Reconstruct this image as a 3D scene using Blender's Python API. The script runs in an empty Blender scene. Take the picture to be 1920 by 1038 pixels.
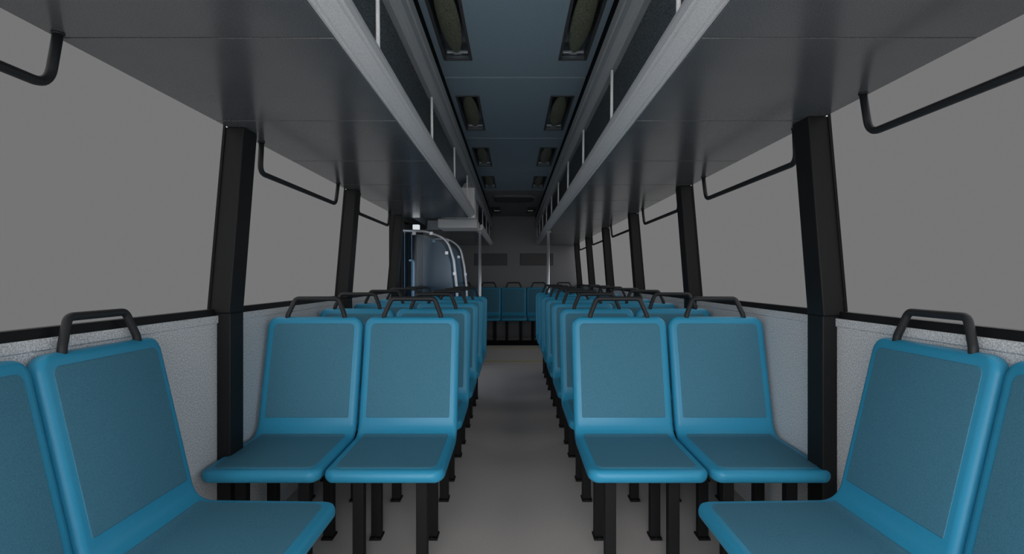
import bpy, math, random
from mathutils import Vector, Matrix
random.seed(4)
S = bpy.context.scene
C = S.collection
CAMZ = 1.165
S.view_settings.view_transform = 'Standard'
S.view_settings.look = 'None'

# ---------------------------------------------------------------- materials
def mat(name, col, rough=0.6, metal=0.0, noise=0.0, nscale=300.0, bump=0.0, spec=0.4, emis=0.0, big=0.0):
    m = bpy.data.materials.new(name); m.use_nodes = True
    nt = m.node_tree; b = nt.nodes['Principled BSDF']
    b.inputs['Base Color'].default_value = (*col, 1)
    b.inputs['Roughness'].default_value = rough
    b.inputs['Metallic'].default_value = metal
    b.inputs['Specular IOR Level'].default_value = spec
    if emis:
        b.inputs['Emission Color'].default_value = (*col, 1); b.inputs['Emission Strength'].default_value = emis
    if noise or bump:
        tc = nt.nodes.new('ShaderNodeTexCoord'); n = nt.nodes.new('ShaderNodeTexNoise')
        n.inputs['Scale'].default_value = nscale; n.inputs['Detail'].default_value = 4
        nt.links.new(tc.outputs['Object'], n.inputs['Vector'])
        if noise:
            r = nt.nodes.new('ShaderNodeMapRange')
            r.inputs['From Min'].default_value = 0.3; r.inputs['From Max'].default_value = 0.7
            r.inputs['To Min'].default_value = 1 - noise; r.inputs['To Max'].default_value = 1 + noise
            nt.links.new(n.outputs['Fac'], r.inputs['Value'])
            v = nt.nodes.new('ShaderNodeVectorMath'); v.operation = 'SCALE'
            v.inputs[0].default_value = col
            src = r.outputs['Result']
            if big:   # slow mottling on top of the fine grain
                n2 = nt.nodes.new('ShaderNodeTexNoise'); n2.inputs['Scale'].default_value = 2.2; n2.inputs['Detail'].default_value = 3
                nt.links.new(tc.outputs['Object'], n2.inputs['Vector'])
                r2 = nt.nodes.new('ShaderNodeMapRange'); r2.inputs['From Min'].default_value = .3; r2.inputs['From Max'].default_value = .7
                r2.inputs['To Min'].default_value = 1-big; r2.inputs['To Max'].default_value = 1+big
                nt.links.new(n2.outputs['Fac'], r2.inputs['Value'])
                mu = nt.nodes.new('ShaderNodeMath'); mu.operation = 'MULTIPLY'
                nt.links.new(src, mu.inputs[0]); nt.links.new(r2.outputs['Result'], mu.inputs[1]); src = mu.outputs[0]
            nt.links.new(src, v.inputs['Scale'])
            nt.links.new(v.outputs['Vector'], b.inputs['Base Color'])
        if bump:
            bp = nt.nodes.new('ShaderNodeBump'); bp.inputs['Strength'].default_value = bump
            bp.inputs['Distance'].default_value = 0.002
            nt.links.new(n.outputs['Fac'], bp.inputs['Height']); nt.links.new(bp.outputs['Normal'], b.inputs['Normal'])
    return m
M = {}
M['rim'] = mat('blue_plastic', (0.028, 0.285, 0.475), 0.42, noise=0.06, nscale=400)
M['pad'] = mat('slate_blue_pad', (0.062, 0.200, 0.285), 0.75, noise=0.18, nscale=350, bump=0.25, spec=0.25)
M['black'] = mat('black_steel', (0.009, 0.009, 0.010), 0.65, noise=0.15, nscale=300, spec=0.2)
M['handle'] = mat('black_rubber', (0.016, 0.017, 0.019), 0.55, noise=0.15, nscale=300)
M['pillar'] = mat('black_pillar', (0.008, 0.0085, 0.009), 0.55, noise=0.2, nscale=200, spec=0.25)
M['wall'] = mat('speckled_wall', (0.655, 0.67, 0.685), 0.7, noise=0.42, nscale=200, bump=0.25)
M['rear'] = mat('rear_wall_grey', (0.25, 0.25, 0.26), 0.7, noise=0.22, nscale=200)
M['rack'] = mat('rack_underside', (0.118, 0.122, 0.128), 0.20, noise=0.25, nscale=260, spec=0.7, big=0.12)
M['lip'] = mat('rack_lip_grey', (0.72, 0.725, 0.735), 0.4, noise=0.18, nscale=300)
M['beam'] = mat('ceiling_rail_grey', (0.46, 0.47, 0.48), 0.45, noise=0.2, nscale=260)
M['roof'] = mat('roof_side', (0.50, 0.55, 0.585), 0.5, noise=0.4, nscale=110)
M['ceil'] = mat('ceiling_blue_grey', (0.31, 0.41, 0.475), 0.6, noise=0.10, nscale=260)
M['dark'] = mat('dark_gap', (0.006, 0.006, 0.007), 0.8, spec=0.1)
M['floor'] = mat('floor_vinyl', (0.52, 0.482, 0.458), 0.9, noise=0.12, nscale=200, bump=0.1, spec=0.08)
M['chrome'] = mat('chrome', (0.72, 0.74, 0.77), 0.4, metal=0.7)
M['housing'] = mat('mirror_housing', (0.12, 0.145, 0.16), 0.35, metal=0.7)
M['olive'] = mat('olive_diffuser', (0.175, 0.185, 0.125), 0.5, noise=0.5, nscale=120)
M['yellow'] = mat('yellow_paint', (0.46, 0.41, 0.03), 0.6)
M['white'] = mat('off_white_plastic', (0.88, 0.88, 0.88), 0.5, noise=0.12, nscale=260)
M['vent'] = mat('vent_grey', (0.07, 0.07, 0.075), 0.6)
M['slat'] = mat('slat_grey', (0.13, 0.13, 0.135), 0.6)
M['lamp'] = mat('lamp_white', (0.9, 0.95, 1.0), 0.5, emis=0.6)

def glassmat(name, tint, gloss=0.04, rough=0.05):
    m = bpy.data.materials.new(name); m.use_nodes = True
    nt = m.node_tree; nt.nodes.clear()
    o = nt.nodes.new('ShaderNodeOutputMaterial'); mx = nt.nodes.new('ShaderNodeMixShader')
    t = nt.nodes.new('ShaderNodeBsdfTransparent'); g = nt.nodes.new('ShaderNodeBsdfGlossy')
    t.inputs['Color'].default_value = (*tint, 1); g.inputs['Roughness'].default_value = rough
    mx.inputs['Fac'].default_value = gloss
    nt.links.new(t.outputs[0], mx.inputs[1]); nt.links.new(g.outputs[0], mx.inputs[2]); nt.links.new(mx.outputs[0], o.inputs[0])
    return m
# a pane has two faces, so its tint counts twice
M['glass'] = glassmat('tinted_window_glass', (0.412, 0.412, 0.412), 0.005, 0.3)
M['blueglass'] = glassmat('blue_tinted_glass', (0.63, 0.80, 0.92), 0.05, 0.15)
M['doorpane'] = glassmat('door_glass', (0.38, 0.40, 0.43), 0.03, 0.1)

# ---------------------------------------------------------------- mesh builder
class MB:
    def __init__(s): s.v = []; s.f = []; s.m = []; s.mi = 0; s.sm = []
    def add(s, vs, fs, smooth=False):
        o = len(s.v); s.v += [tuple(v) for v in vs]
        for f in fs: s.f.append([i + o for i in f]); s.m.append(s.mi); s.sm.append(smooth)
    def box(s, x0, x1, y0, y1, z0, z1):
        x0, x1 = min(x0, x1), max(x0, x1)
        vs = [(x0,y0,z0),(x1,y0,z0),(x1,y1,z0),(x0,y1,z0),(x0,y0,z1),(x1,y0,z1),(x1,y1,z1),(x0,y1,z1)]
        s.add(vs, [(0,3,2,1),(4,5,6,7),(0,1,5,4),(1,2,6,5),(2,3,7,6),(3,0,4,7)])
    def prism_y(s, prof, y0, y1):      # prof: list of (x,z)
        a = sum(prof[i][0]*prof[(i+1)%len(prof)][1]-prof[(i+1)%len(prof)][0]*prof[i][1] for i in range(len(prof)))
        if a < 0: prof = prof[::-1]
        n = len(prof)
        vs = [(x,y0,z) for x,z in prof] + [(x,y1,z) for x,z in prof]
        fs = [tuple(range(n)), tuple(range(2*n-1, n-1, -1))] + [(i, i+n, (i+1)%n+n, (i+1)%n) for i in range(n)]
        s.add(vs, fs)
    def sheet_y(s, prof, y0, y1, t=0.01, out=1):   # open polyline thickened away from the aisle / upward
        top = [(x + out*t, z + t) for x, z in prof]
        for i in range(len(prof)-1):
            s.prism_y([prof[i], prof[i+1], top[i+1], top[i]], y0, y1)
    def loft(s, rings, smooth=True, closed_ends=True):
        n = len(rings[0]); vs = [p for r in rings for p in r]; fs = []
        for k in range(len(rings)-1):
            for i in range(n):
                j = (i+1) % n
                fs.append((k*n+i, k*n+j, (k+1)*n+j, (k+1)*n+i))
        if closed_ends:
            fs.append(tuple(range(n-1, -1, -1))); b = (len(rings)-1)*n; fs.append(tuple(b+i for i in range(n)))
        s.add(vs, fs, smooth)
    def tube(s, pts, r, n=10):
        pts = [Vector(p) for p in pts]; rings = []
        t0 = (pts[1]-pts[0]).normalized()
        up = Vector((0,0,1)) if abs(t0.z) < 0.9 else Vector((0,1,0))
        u = t0.cross(up).normalized()
        for i, p in enumerate(pts):
            if i == 0: t = t0
            elif i == len(pts)-1: t = (pts[i]-pts[i-1]).normalized()
            else: t = ((pts[i]-pts[i-1]).normalized()+(pts[i+1]-pts[i]).normalized()).normalized()
            u = (u - t*u.dot(t)).normalized(); w = t.cross(u)
            rings.append([p + u*(r*math.cos(2*math.pi*k/n)) + w*(r*math.sin(2*math.pi*k/n)) for k in range(n)])
        s.loft(rings)
    def ellipsoid(s, c, rx, ry, rz, nu=20, nv=12):
        rings = []
        for j in range(nv+1):
            a = -math.pi/2 + math.pi*(j+0.02 if j==0 else j-0.02 if j==nv else j)/nv
            rings.append([(c[0]+rx*math.cos(a)*math.cos(2*math.pi*i/nu), c[1]+ry*math.sin(a), c[2]+rz*math.cos(a)*math.sin(2*math.pi*i/nu)) for i in range(nu)])
        s.loft(rings)
    def build(s, name, mats, parent=None, bevel=0.0, kind=None):
        me = bpy.data.meshes.new(name); me.from_pydata(s.v, [], s.f); me.update()
        if not isinstance(mats, (list, tuple)): mats = [mats]
        for m in mats: me.materials.append(m)
        for p, mi, sm in zip(me.polygons, s.m, s.sm): p.material_index = mi; p.use_smooth = sm
        import bmesh
        bm = bmesh.new(); bm.from_mesh(me); bmesh.ops.recalc_face_normals(bm, faces=bm.faces); bm.to_mesh(me); bm.free()
        o = bpy.data.objects.new(name, me); C.objects.link(o)
        if parent: o.parent = parent
        if bevel:
            b = o.modifiers.new('Bevel', 'BEVEL'); b.width = bevel; b.segments = 2; b.limit_method = 'ANGLE'
        if kind: o['kind'] = kind
        return o

def tag(o, label=None, cat=None, group=None, kind=None):
    if label: o['label'] = label
    if cat: o['category'] = cat
    if group: o['group'] = group
    if kind: o['kind'] = kind
    return o
def empty(name, loc, label, cat, group=None, rz=0):
    o = bpy.data.objects.new(name, None); C.objects.link(o); o.empty_display_size = 0.1
    o.location = loc; o.rotation_euler = (0,0,rz)
    return tag(o, label, cat, group)
def copy_tree(o, parent=None):
    c = o.copy(); C.objects.link(c)
    if parent: c.parent = parent
    for ch in list(o.children): copy_tree(ch, c)
    return c
def fillet(pts, r, n=6):
    pts = [Vector(p) for p in pts]; out = [pts[0]]
    for i in range(1, len(pts)-1):
        a, b, c = pts[i-1], pts[i], pts[i+1]
        d1 = (a-b).normalized(); d2 = (c-b).normalized()
        ang = d1.angle(d2); L = min(r/math.tan(ang/2), (a-b).length*0.49, (c-b).length*0.49)
        p0 = b+d1*L; p1 = b+d2*L
        for k in range(n+1):
            t = k/n; out.append(p0*(1-t)**2 + b*2*t*(1-t) + p1*t*t)
    out.append(pts[-1]); return out
ORD = ['nearest', 'second', 'third', 'fourth', 'fifth', 'sixth', 'seventh', 'eighth', 'ninth', 'tenth', 'eleventh']

# ---------------------------------------------------------------- bus seat
W, R, HT = 0.2275, 0.05, 0.024
FRONT = 0.275
PATH = [(p.x, p.y) for p in fillet([(-FRONT,0.443,0), (0.182,0.449,0), (0.306,0.978,0)], 0.075, 10)]
def resample():
    pts = [Vector(p) for p in PATH]; L = [0]
    for i in range(1, len(pts)): L.append(L[-1] + (pts[i]-pts[i-1]).length)
    return pts, L
PP, LL = resample(); TOT = LL[-1]
def at_s(s):
    s = min(max(s, 0), TOT)
    for i in range(1, len(PP)):
        if s <= LL[i] + 1e-9: break
    t = (s-LL[i-1])/(LL[i]-LL[i-1])
    p = PP[i-1].lerp(PP[i], t)
    def tan(k):
        k0 = max(k-1, 0); k1 = min(k+1, len(PP)-1); return (PP[k1]-PP[k0]).normalized()
    T = tan(i-1).lerp(tan(i), t).normalized()
    return p, Vector((-T.y, T.x))
def ring(s, w, h, off):
    p, n = at_s(s); c = p + n*off; r = h*0.95; out = []
    for cx, cn, a0 in ((w-r, h-r, 0), (-(w-r), h-r, 90), (-(w-r), -(h-r), 180), (w-r, -(h-r), 270)):
        for k in range(6):
            a = math.radians(a0 + 18*k)
            x = cx + r*math.cos(a); m = cn + r*math.sin(a)
            q = c + n*m; out.append((x, q.x, q.y))
    return out
def slab(mb, s0, s1, w0, h0, off, ra, rb, er, bow=0.0):
    L = s1-s0; ss = set()
    for e in (0, .001, .003, .006, .010, .014, .018, .023, .029, .036, .044, .05): 
        if e < L/2: ss.add(round(s0+e, 5)); ss.add(round(s1-e, 5))
    k = s0+.06
    while k < s1-.05: ss.add(round(k, 5)); k += 0.02
    for l in LL:
        if s0+.05 < l < s1-.05: ss.add(round(l, 5))
    rings = []
    for s in sorted(ss):
        w = w0
        for e, rr in ((s-s0, ra), (s1-s, rb)):
            if e < rr: w = min(w, w0-(rr-math.sqrt(max(rr*rr-(rr-e)**2, 0))))
        h = h0; e = min(s-s0, s1-s)
        if e < er: h = h0*max(math.sqrt(max(1-((er-e)/er)**2, 0)), 0.12)
        rings.append(ring(s, w, h, off))
    mb.loft(rings)
def make_seat():
    t = empty('bus_seat', (0,0,0), 'x', 'seat', 'blue moulded bus seats')
    mb = MB(); slab(mb, 0, TOT, W, HT, -HT, R, R, 0.020); mb.build('shell', M['rim'], t)
    mb = MB(); slab(mb, 0.036, 0.160+FRONT, W-0.036, 0.0018, 0.0, 0.035, 0.012, 0.002)
    mb.build('seat_pad', M['pad'], t)['label'] = 'slate blue inset pad on the seat'
    mb = MB(); slab(mb, 0.238+FRONT, TOT-0.036, W-0.036, 0.0018, 0.0, 0.006, 0.022, 0.002)
    mb.build('back_pad', M['pad'], t)['label'] = 'slate blue inset pad on the backrest'
    mb = MB(); hp = fillet([(-.142,.316,.94), (-.135,.320,.985), (-.104,.332,1.060), (.104,.332,1.060), (.135,.320,.985), (.142,.316,.94)], 0.025, 6)
    mb.tube(hp, 0.0115, 12); mb.build('grab_handle', M['handle'], t)['label'] = 'black grab handle on top of the backrest'
    for x in (-.125, .125):
        mb = MB(); mb.box(x-.022, x+.022, -.195, .175, .370, .400); mb.build('side_rail', M['black'], t, 0.003)
        for y in (-.135, .14):
            mb = MB(); mb.box(x-.022, x+.022, y-.02, y+.02, .010, .374)
            l = mb.build('leg', M['black'], t, 0.003)
            mb = MB(); mb.box(x-.026, x+.026, y-.036, y+.036, 0, .010); mb.tube([(x, y-.028, .008), (x, y-.028, .015)], .006, 8); mb.build('foot_plate', M['black'], l, 0.002)
    mb = MB(); mb.box(-.105, .105, .125, .150, .374, .399); mb.build('cross_bar', M['black'], t, 0.002)
    return t
seat0 = make_seat(); used = [False]
def place_seat(x, y, rz, label, group):
    o = copy_tree(seat0) if used[0] else seat0
    used[0] = True
    o.location = (x, y, 0); o.rotation_euler = (0,0,rz); tag(o, label, 'seat', group)
for sd, nm in ((-1,'left'), (1,'right')):
    place_seat(sd*.850, 1.505, -sd*math.pi/2, 'whole blue seat facing sideways across the aisle against the %s wall' % nm, 'side-facing blue seats by the walls')
    place_seat(sd*.850, 1.041, -sd*math.pi/2, 'blue sideways seat cut off by the %s edge of the photo' % nm, 'side-facing blue seats by the walls')
    for n in range(5 if sd < 0 else 7):
        for X, pos in ((.497, 'beside the aisle'), (.961, 'beside the windows')):
            place_seat(sd*X, 2.252+.68*n, 0, 'blue camera-facing seat %s in the %s row, %s of the aisle' % (pos, ORD[n], nm), 'camera-facing blue seats in pairs')
for i, p in enumerate(('far left end', 'second place from the left', 'middle, facing down the aisle', 'second place from the right', 'far right end')):
    place_seat((i-2)*.465, 9.56, 0, 'small dark blue seat of the rear wall row, %s' % p, 'blue seats along the rear wall')

# ---------------------------------------------------------------- shell of the bus
Y0, Y1 = -0.7, 10.2
CH = CAMZ + 1.16
mb = MB(); mb.box(-1.25, 1.25, Y0, Y1+.1, -.08, 0); mb.build('floor', M['floor'], kind='structure')
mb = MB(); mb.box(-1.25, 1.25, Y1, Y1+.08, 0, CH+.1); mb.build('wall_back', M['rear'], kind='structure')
SILL = CAMZ-.155
def wall_low(mb, sd, y0, y1):
    for prof in ([(1.20,0),(1.26,0),(1.26,SILL),(1.20,SILL)], [(1.1945,SILL-.028),(1.20,SILL-.032),(1.20,SILL),(1.1945,SILL)]):
        mb.prism_y([(sd*x, z) for x, z in prof], y0, y1)
mb = MB(); wall_low(mb, -1, Y0, 5.28)
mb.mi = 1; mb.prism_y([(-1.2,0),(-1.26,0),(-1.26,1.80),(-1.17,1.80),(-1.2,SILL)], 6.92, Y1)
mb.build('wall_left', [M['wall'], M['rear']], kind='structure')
mb = MB(); wall_low(mb, 1, Y0, Y1); mb.build('wall_right', M['wall'], kind='structure')
def XW(z): return 1.222 - .064*(z-(CAMZ-.135))/.735
TOPZ = CAMZ+.60
# ceiling
holes = [2.06+1.36*k for k in range(4)] + [8.86]
mb = MB(); seams = [Y0] + [3.10-1.36*2, 3.10-1.36, 3.10, 4.46, 5.82, 7.18, 8.54, Y1]
g = .013
for a, b in zip(seams[:-1], seams[1:]):
    a2, b2 = a+g, b-g
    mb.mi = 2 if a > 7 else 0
    mb.box(-.238, .238, a2, b2, CH, CH+.02)
    hs = [h for h in holes if a2 < h and h+.78 < b2]
    for sx in (-1, 1):
        mb.box(sx*.372, sx*.412, a2, b2, CH, CH+.02)
        ys = [a2] + [v for h in hs for v in (h, h+.78)] + [b2]
        for k in range(0, len(ys), 2): mb.box(sx*.238, sx*.372, ys[k], ys[k+1], CH, CH+.02)
mb.mi = 1; mb.box(-.5, .5, Y0, Y1, CH+.11, CH+.13)
for sx in (-1, 1):
    mb.box(sx*.372, sx*.43, Y0, Y1, CH+.021, CH+.11)
mb.build('ceiling', [M['ceil'], M['dark'], M['rear']], kind='structure')
# roof sides behind the racks
mb = MB()
for sd in (-1, 1):
    mb.sheet_y([(sd*x, z) for x, z in ((XW(TOPZ)+.004,TOPZ+.012),(1.15,1.95),(1.05,2.14),(.85,2.28),(.60,2.35),(.43,2.37))], Y0, Y1, .03, sd)
mb.build('ceiling_sides', M['roof'], kind='structure')
# long rails between ceiling and racks
for i, sd in enumerate((-1, 1)):
    mb = MB()
    prof = [(.455,CAMZ+.935),(.445,CAMZ+.915),(.42,CAMZ+.908),(.400,CAMZ+.915),(.392,CAMZ+.935),(.392,CAMZ+.955),(.400,CAMZ+.962),(.400,CAMZ+1.00),(.394,CAMZ+1.005),(.392,CAMZ+1.05),(.402,CAMZ+1.062),(.455,CAMZ+1.062)]
    mb.prism_y([(sd*x, z) for x, z in prof], Y0, Y1)
    mb.mi = 1; mb.prism_y([(sd*x, z) for x, z in ((.414,CAMZ+1.062),(.414,CH+.02),(.455,CH+.02),(.455,CAMZ+1.062))], Y0, Y1)
    mb.build('trim_%d' % (i+1), [M['beam'], M['dark']], kind='structure')
tn = [3]
def pillar(sd, y, d):
    mb = MB(); z1 = SILL+.01
    mb.prism_y([(sd*x, z) for x, z in ((1.146,0),(1.235,0),(1.235,z1),(1.146,z1))], y, y+d)
    mb.prism_y([(sd*x, z) for x, z in ((1.146,z1),(1.238,z1),(XW(TOPZ)+.012,TOPZ),(1.088,TOPZ))], y-.006, y+d)
    mb.build('trim_%d' % tn[0], M['pillar'], kind='structure', bevel=.004); tn[0] += 1
LP = [.62, 2.14, 3.66, 5.17]; RP = [.48+1.515*k for k in range(7)]
for y in LP: pillar(-1, y, .105)
for y in RP: pillar(1, y, .105)
# windows
wn = [1]
def window(sd, y0, y1):
    z0 = SILL; z1 = TOPZ+.012; fr = MB()
    def q(x, z): return (sd*(XW(z)+x), z)
    fr.prism_y([q(-.022,z0), q(.012,z0), q(.012,z0+.026), q(-.015,z0+.026)], y0, y1)
    fr.prism_y([q(.0005,TOPZ+.006), q(.007,TOPZ+.006), q(.007,z1), q(.0005,z1)], y0, y1)
    for ya, yb in ((y0, y0+.004), (y1-.004, y1)):
        fr.prism_y([q(.002,z0), q(.012,z0), q(.012,z1), q(.002,z1)], ya, yb)
    f = fr.build('window_%d' % wn[0], M['pillar'], kind='structure'); wn[0] += 1
    g = MB(); g.prism_y([q(.002,z0+.02), q(.006,z0+.02), q(.006,TOPZ+.008), q(.002,TOPZ+.008)], y0+.003, y1-.003)
    g.build('pane', M['glass'], f)
for a, b in zip([Y0]+[y+.105 for y in LP[:-1]], LP): window(-1, a+.001, b-.007)
for a, b in zip([Y0]+[y+.105 for y in RP], RP+[Y1]): window(1, a+.001, b-.007)

# door on the left
f = MB(); z0, z1 = 0.02, TOPZ-.01
for a, b in ((5.276,5.34),(5.70,5.73),(6.05,6.13),(6.48,6.51),(6.86,6.92)): f.box(-1.18, -1.24, a, b, z0, z1)
for a, b in ((5.34,5.70),(5.73,6.05),(6.13,6.48),(6.51,6.86)):
    f.box(-1.185, -1.235, a, b, z0, .16); f.box(-1.185, -1.235, a, b, z1-.07, z1); f.box(-1.185, -1.235, a, b, .78, .82)
f.box(-1.150, -1.25, 5.276, 6.92, z1+.0005, TOPZ+.07)
dr = f.build('door_1', M['pillar'], kind='structure', bevel=.003)
for a, b in ((5.34,5.70),(5.73,6.05),(6.13,6.48),(6.51,6.86)):
    g = MB(); g.box(-1.21, -1.216, a, b, .16, .78); g.box(-1.21, -1.216, a, b, .82, z1-.07); g.build('pane', M['doorpane'], dr)
g = MB(); g.tube(fillet([(-1.18,6.0,.9),(-1.13,6.0,.9),(-1.13,6.0,1.35),(-1.18,6.0,1.35)], .03), .012); g.build('door_handle', M['chrome'], dr)

# ---------------------------------------------------------------- luggage racks
def rack(name, sd, y0, y1, label, seam0, posts, knobs=(), cap=False):
    t = empty(name, (0, y0, TOPZ), label, 'luggage rack', 'overhead luggage racks')
    def L(mb): # to local
        mb.v = [(v[0], v[1]-y0, v[2]-TOPZ) for v in mb.v]; return mb
    ys = [y0]
    s = seam0
    while s < y1-.1:
        if s > y0+.1: ys.append(s)
        s += .71
    ys.append(y1)
    for a, b in zip(ys[:-1], ys[1:]):
        mb = MB(); mb.box(sd*.463, sd*1.157, a+.0030, b-.0030, TOPZ, TOPZ+.012); L(mb).build('bottom_panel', M['rack'], t, .002)
    mb = MB(); mb.box(sd*.463, sd*1.150, y0, y1, TOPZ+.013, TOPZ+.022); L(mb).build('rack_floor', M['roof'], t)
    prof = [(.490,-.004),(.462,-.006),(.452,-.010),(.448,-.006),(.440,-.008),(.424,.002),(.410,.018),(.407,.026),(.401,.030),(.399,.050),(.402,.066),(.408,.074),(.416,.078),(.428,.078),(.436,.072),(.440,.055),(.446,.024),(.490,-.0005)]
    mb = MB(); mb.prism_y([(sd*(x if x < .48 else .4629), TOPZ+max(z+.010 if z < .01 else z+.004, 0)) for x, z in prof], y0, y1)
    o = L(mb).build('front_lip', M['lip'], t); o['label'] = 'light grey ribbed edge of the rack'
    for y in posts:
        mb = MB(); mb.tube([(sd*.422, y, TOPZ+.074), (sd*.424, y, TOPZ+.318)], .0065, 10)
        L(mb).build('post', M['white'], t)
    for y in knobs:
        mb = MB(); mb.tube([(sd*.432, y, TOPZ+.078), (sd*.440, y, TOPZ+.105)], .005, 8); mb.ellipsoid((sd*.443, y, TOPZ+.110), .011, .016, .013, 12, 8)
        L(mb).build('latch_knob', M['black'], t)
    for y in (y0, y1-.012):
        mb = MB(); mb.prism_y([(sd*x, TOPZ+z) for x, z in ((.45,.02),(1.13,.022),(1.12,.13),(.9,.13),(.6,.05))], y, y+.012)
        L(mb).build('end_plate', M['roof'], t)
    if cap:
        mb = MB(); mb.prism_y([(sd*x, TOPZ+z) for x, z in ((.400,.0),(.70,.0),(.70,.20),(.56,.306),(.400,.306))], y1+.001, y1+.05)
        L(mb).build('end_cap', M['white'], t, .004)['label'] = 'pale boxy end cap'
    return t
SM = 1.34-.71*3
rack('luggage_rack', -1, Y0, 5.4, 'long grey overhead rack above the left windows, ending before the doorway', SM, [.55, 1.62, 2.70, 3.74, 4.78], [2.12], True)
rack('luggage_rack', 1, Y0, 10.16, 'full length grey overhead rack above the right windows', SM, [.42, 1.40, 2.35, 3.30, 4.22, 5.12, 6.02, 6.92, 7.82, 8.72, 9.62], [1.84, 2.54])
rack('luggage_rack', -1, 6.92, 10.16, 'short overhead rack at the rear left, behind the white cabinet', SM, [7.2, 8.2, 9.2])

t = empty('overhead_cabinet', (-.66, 6.6, CAMZ+.59), 'off-white cabinet hanging from the ceiling beside the doorway', 'cabinet')
def LC(mb, l=(-.66, 6.6, CAMZ+.59)): mb.v = [(v[0]-l[0], v[1]-l[1], v[2]-l[2]) for v in mb.v]; return mb
mb = MB(); mb.box(-.92, -.445, 6.42, 6.90, CAMZ+.592, CAMZ+.70); LC(mb).build('tray', M['white'], t, .012)
mb = MB(); mb.prism_y([(-.462,CAMZ+.70),(-.70,CAMZ+.70),(-.70,CAMZ+.98),(-.60,CAMZ+1.14),(-.462,CAMZ+1.14)], 6.48, 6.90); LC(mb).build('body', M['white'], t, .004)
mb = MB(); mb.prism_y([(-.70,CAMZ+.705),(-.88,CAMZ+.705),(-.88,CAMZ+.74),(-.70,CAMZ+.90)], 6.46, 6.48); LC(mb).build('bracket', M['beam'], t)

# ---------------------------------------------------------------- window bars
def wbar(sd, y0, y1, label):
    xo = 1.130; zt = .598; zb = .465
    t = empty('window_bar', (sd*xo, (y0+y1)/2, CAMZ+zt), label, 'rail', 'black bars hanging across the windows')
    h = (y1-y0)/2
    mb = MB(); mb.tube(fillet([(0,-h,0),(sd*.012,-h+.012,zb-zt),(sd*.012,h-.012,zb-zt),(0,h,0)], .05, 8), .0118, 10); mb.build('bar', M['handle'], t)
    for yy in (-h, h):
        mb = MB(); mb.tube([(0,yy,0.0015),(0,yy,-.003)], .0145, 14); mb.build('mounting_flange', M['handle'], t)
for i, (a, b) in enumerate(((.28,1.31),(2.37,3.41),(3.87,4.84))):
    wbar(-1, a, b, 'black bent rail under the left rack at the %s left window' % ORD[i])
for i, (a, b) in enumerate(((.69,1.74),(2.16,3.20),(3.70,4.70),(5.2,6.22),(6.72,7.74),(8.2,9.25))):
    wbar(1, a, b, 'black bent rail under the right rack at the %s right window' % ORD[i])

# ---------------------------------------------------------------- ceiling fixtures
def fixture(sd, y, idx):
    t = empty('ceiling_light', (sd*.305, y+.39, CH), 'unlit recessed ceiling light with olive oval lens, %s on the %s' % (ORD[idx], 'left' if sd < 0 else 'right'), 'ceiling light', 'recessed ceiling lights')
    a, b = .066, .389
    mb = MB(); mb.box(-a,-a+.003,-b,b,0,.06); mb.box(a-.003,a,-b,b,0,.06); mb.box(-a+.003,a-.003,-b,-b+.003,0,.06); mb.box(-a+.003,a-.003,b-.003,b,0,.06); mb.box(-a+.003,a-.003,-b+.003,b-.003,.057,.06)
    mb.build('housing', M['housing'], t)
    mb = MB(); e = .010
    mb.box(-a-e,-a+.004,-b-e,b+e,-.006,0); mb.box(a-.004,a+e,-b-e,b+e,-.006,0); mb.box(-a+.004,a-.004,-b-e,-b+.004,-.006,0); mb.box(-a+.004,a-.004,b-.004,b+e,-.006,0)
    mb.build('frame', M['vent'], t, .002)
    mb = MB(); mb.ellipsoid((0,-.02,.010), .050, .352, .014, 24, 24); mb.build('lens', M['olive'], t)
    for yy in (-b+.025, b-.025):
        mb = MB(); mb.box(-.055,.055,yy-.006,yy+.006,.02,.032); mb.box(-.02,.02,yy-.015,yy+.015,.018,.03); mb.build('lamp_holder', M['chrome'], t, .001)
def grille(sd, y):
    t = empty('ceiling_vent', (sd*.305, y+.39, CH), 'dark slatted vent in the rear ceiling, %s of the pair' % ('left' if sd < 0 else 'right'), 'vent', 'rear ceiling vents')
    a, b = .066, .389; e = .012
    mb = MB(); mb.box(-a-e,-a+.006,-b-e,b+e,-.006,0); mb.box(a-.006,a+e,-b-e,b+e,-.006,0); mb.box(-a,a,-b-e,-b+.006,-.006,0); mb.box(-a,a,b-.006,b+e,-.006,0); mb.build('frame', M['vent'], t)
    for k in range(9):
        yy = -b+.06+k*.083
        mb = MB(); mb.box(-a+.006,a-.006,yy-.018,yy+.018,.001,.006); mb.build('slat', M['vent'], t)
for k in range(4):
    for sd in (-1, 1): fixture(sd, 2.06+1.36*k, k)
for sd in (-1, 1): grille(sd, 8.86)
def superloop(a, b, z, n=40, p=4):
    return [(a*math.copysign(abs(math.cos(t))**(2/p), math.cos(t)), b*math.copysign(abs(math.sin(t))**(2/p), math.sin(t)), z) for t in [2*math.pi*i/n for i in range(n)]]
t = empty('roof_hatch', (0, 7.86, CH), 'dark rounded hatch in the ceiling near the rear', 'hatch')
mb = MB(); mb.loft([superloop(.33,.30,0), superloop(.33,.30,-.015), superloop(.31,.28,-.022)], False); mb.build('hatch_rim', M['rear'], t)
mb = MB(); mb.loft([superloop(.29,.26,-.022), superloop(.29,.26,-.032), superloop(.25,.22,-.038)], False); mb.build('hatch_panel', M['vent'], t)

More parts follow.
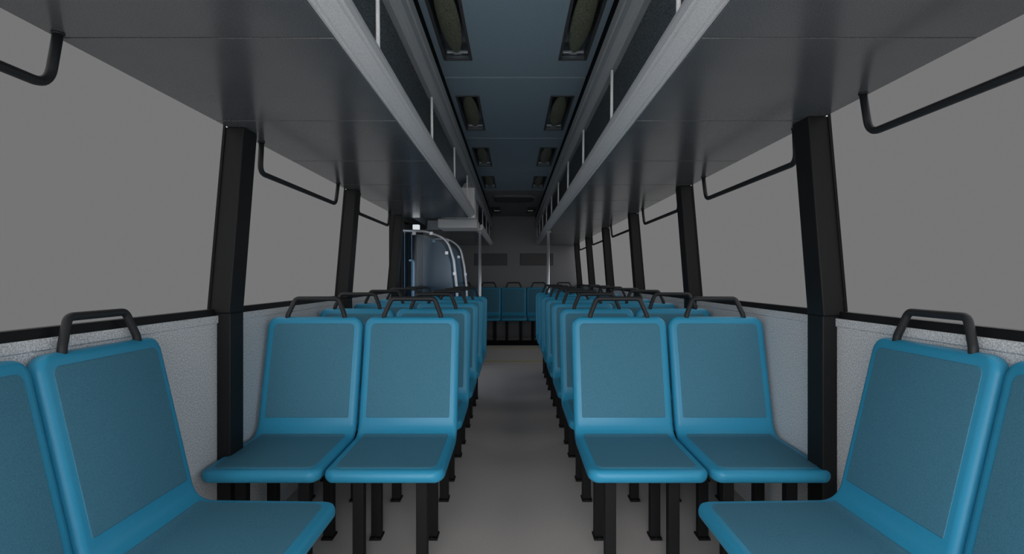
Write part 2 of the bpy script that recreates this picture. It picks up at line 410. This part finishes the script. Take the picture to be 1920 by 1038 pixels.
# ---------------------------------------------------------------- rear wall vents
for sd, nm in ((-1,'left'), (1,'right')):
    t = empty('wall_vent', (sd*.44, Y1, CAMZ+.335), 'dark grey louvred vent on the rear wall, %s of the aisle' % nm, 'vent', 'rear wall vents')
    mb = MB(); mb.box(-.315,.315,-.010,0,-.115,.115); mb.build('frame', M['vent'], t, .003)
    for k in range(12):
        z = -.098+k*.0178
        mb = MB(); mb.box(-.300,.300,-.016,-.010,z-.005,z+.005); mb.build('slat', M['slat'], t)

# ---------------------------------------------------------------- poles and glass screens
for sd, nm in ((-1,'left'), (1,'right')):
    t = empty('grab_pole', (sd*.452, 7.05, 0), 'slim chrome pole rising to the %s rack near the rear' % nm, 'pole', 'chrome floor to rack poles')
    mb = MB(); mb.tube([(0,0,.012),(0,0,TOPZ-.012)], .020, 14); mb.build('pole', M['chrome'], t)
    for z0, z1 in ((0,.012),(TOPZ-.012,TOPZ)):
        mb = MB(); mb.tube([(0,0,z0),(0,0,z1)], .036, 18); mb.build('flange', M['chrome'], t)
def screen(y, pts, label):
    x0 = pts[-1][0]
    t = empty('glass_screen', (x0, y, 0), label, 'glass screen', 'blue glass screens by the doorway')
    P = [Vector((x-x0, 0, CAMZ+h)) for x, h in pts]
    path = fillet(P, .22, 8); path = path[:-1] + [Vector((0,0,.4)), Vector((0,0,.0))]
    mb = MB(); mb.tube(path, .014, 14); mb.build('chrome_rail', M['chrome'], t)
    n = [p for p in path if p.z > .45]
    xl = P[0].x; poly = [(xl, .45)] + [(p.x-.035 if i > 0 else p.x, p.z-.035) for i, p in enumerate(n)] + [(-.035, .45)]
    mb = MB(); k = len(poly)
    vs = [(x,-.004,z) for x,z in poly] + [(x,.004,z) for x,z in poly]
    mb.add(vs, [tuple(range(k)), tuple(range(2*k-1,k-1,-1))] + [(i,(i+1)%k,(i+1)%k+k,i+k) for i in range(k)])
    mb.build('pane', M['blueglass'], t)['label'] = 'blue tinted glass pane'
    mid = n[len(n)//2]
    for (cx, cz) in ((xl+.12, P[0].z-.03), (xl+.30, P[0].z-.03), (mid.x-.04, mid.z-.04), (-.035, 1.2), (-.03, .8)):
        mb = MB(); mb.box(cx-.018, cx+.018, -.014, .014, cz-.018, cz+.018); mb.build('clamp', M['chrome'], t, .004)
screen(5.6, [(-1.17,.488),(-.93,.480),(-.70,.40),(-.635,.18),(-.60,-.15),(-.59,-.5)], 'nearer blue glass screen with curved chrome rail behind the left seats')
screen(6.98, [(-1.17,.50),(-.86,.50),(-.70,.39),(-.65,.13),(-.62,-.15),(-.60,-.5)], 'farther blue glass screen with curved chrome rail past the doorway')
t = empty('door_lamp', (-1.07, 5.83, TOPZ-.03), 'small bright white lamp at the top of the doorway', 'lamp')
mb = MB(); mb.box(-.035,.035,-.03,.03,-.075,.0); mb.build('lens', M['lamp'], t, .006)
mb = MB(); mb.box(-.107,.04,-.035,.035,.0,.012); mb.build('mount', M['black'], t, .002)

# ---------------------------------------------------------------- floor details
for y, l in ((7.37,'nearer thin yellow line across the aisle floor'), (8.76,'farther thin yellow line across the aisle floor')):
    mb = MB(); mb.box(-.62,.62,y-.026,y+.026,0,.002); tag(mb.build('floor_line', M['yellow']), l, 'floor marking', 'yellow lines on the floor')
mb = MB(); mb.box(-1.19,1.19,9.08,9.20,0,.075); mb.build('trim_%d' % tn[0], M['dark'], kind='structure', bevel=.004)

# ---------------------------------------------------------------- light, world, camera
w = bpy.data.worlds.new('World'); S.world = w; w.use_nodes = True
w.node_tree.nodes['Background'].inputs['Color'].default_value = (0.172, 0.172, 0.174, 1)
w.node_tree.nodes['Background'].inputs['Strength'].default_value = 6.0
def sun(name, d, e, ang, col=(1,1,1)):
    l = bpy.data.lights.new(name, 'SUN'); l.energy = e; l.angle = math.radians(ang); l.color = col
    o = bpy.data.objects.new(name, l); C.objects.link(o)
    o.rotation_euler = Vector(d).to_track_quat('-Z', 'Y').to_euler(); o.location = (0,-3,4)
sun('front_daylight', (0, 1, -.25), 1.45, 40)
sun('upward_fill_sun', (0, 1, .28), .45, 50)  # added fill aimed upward to brighten ceiling and rack undersides, no real source
sun('left_daylight', (1, .25, -.85), 8, 110)
sun('right_daylight', (-1, -.05, -.85), 9.5, 110)
cam = bpy.data.cameras.new('Camera'); co = bpy.data.objects.new('Camera', cam); C.objects.link(co)
co.location = (-.012, 0, CAMZ); co.rotation_euler = (math.radians(90), 0, 0)
cam.sensor_width = 36; cam.lens = 1000/1920*36; cam.shift_x = -2/1920; cam.clip_start = .02
S.camera = co
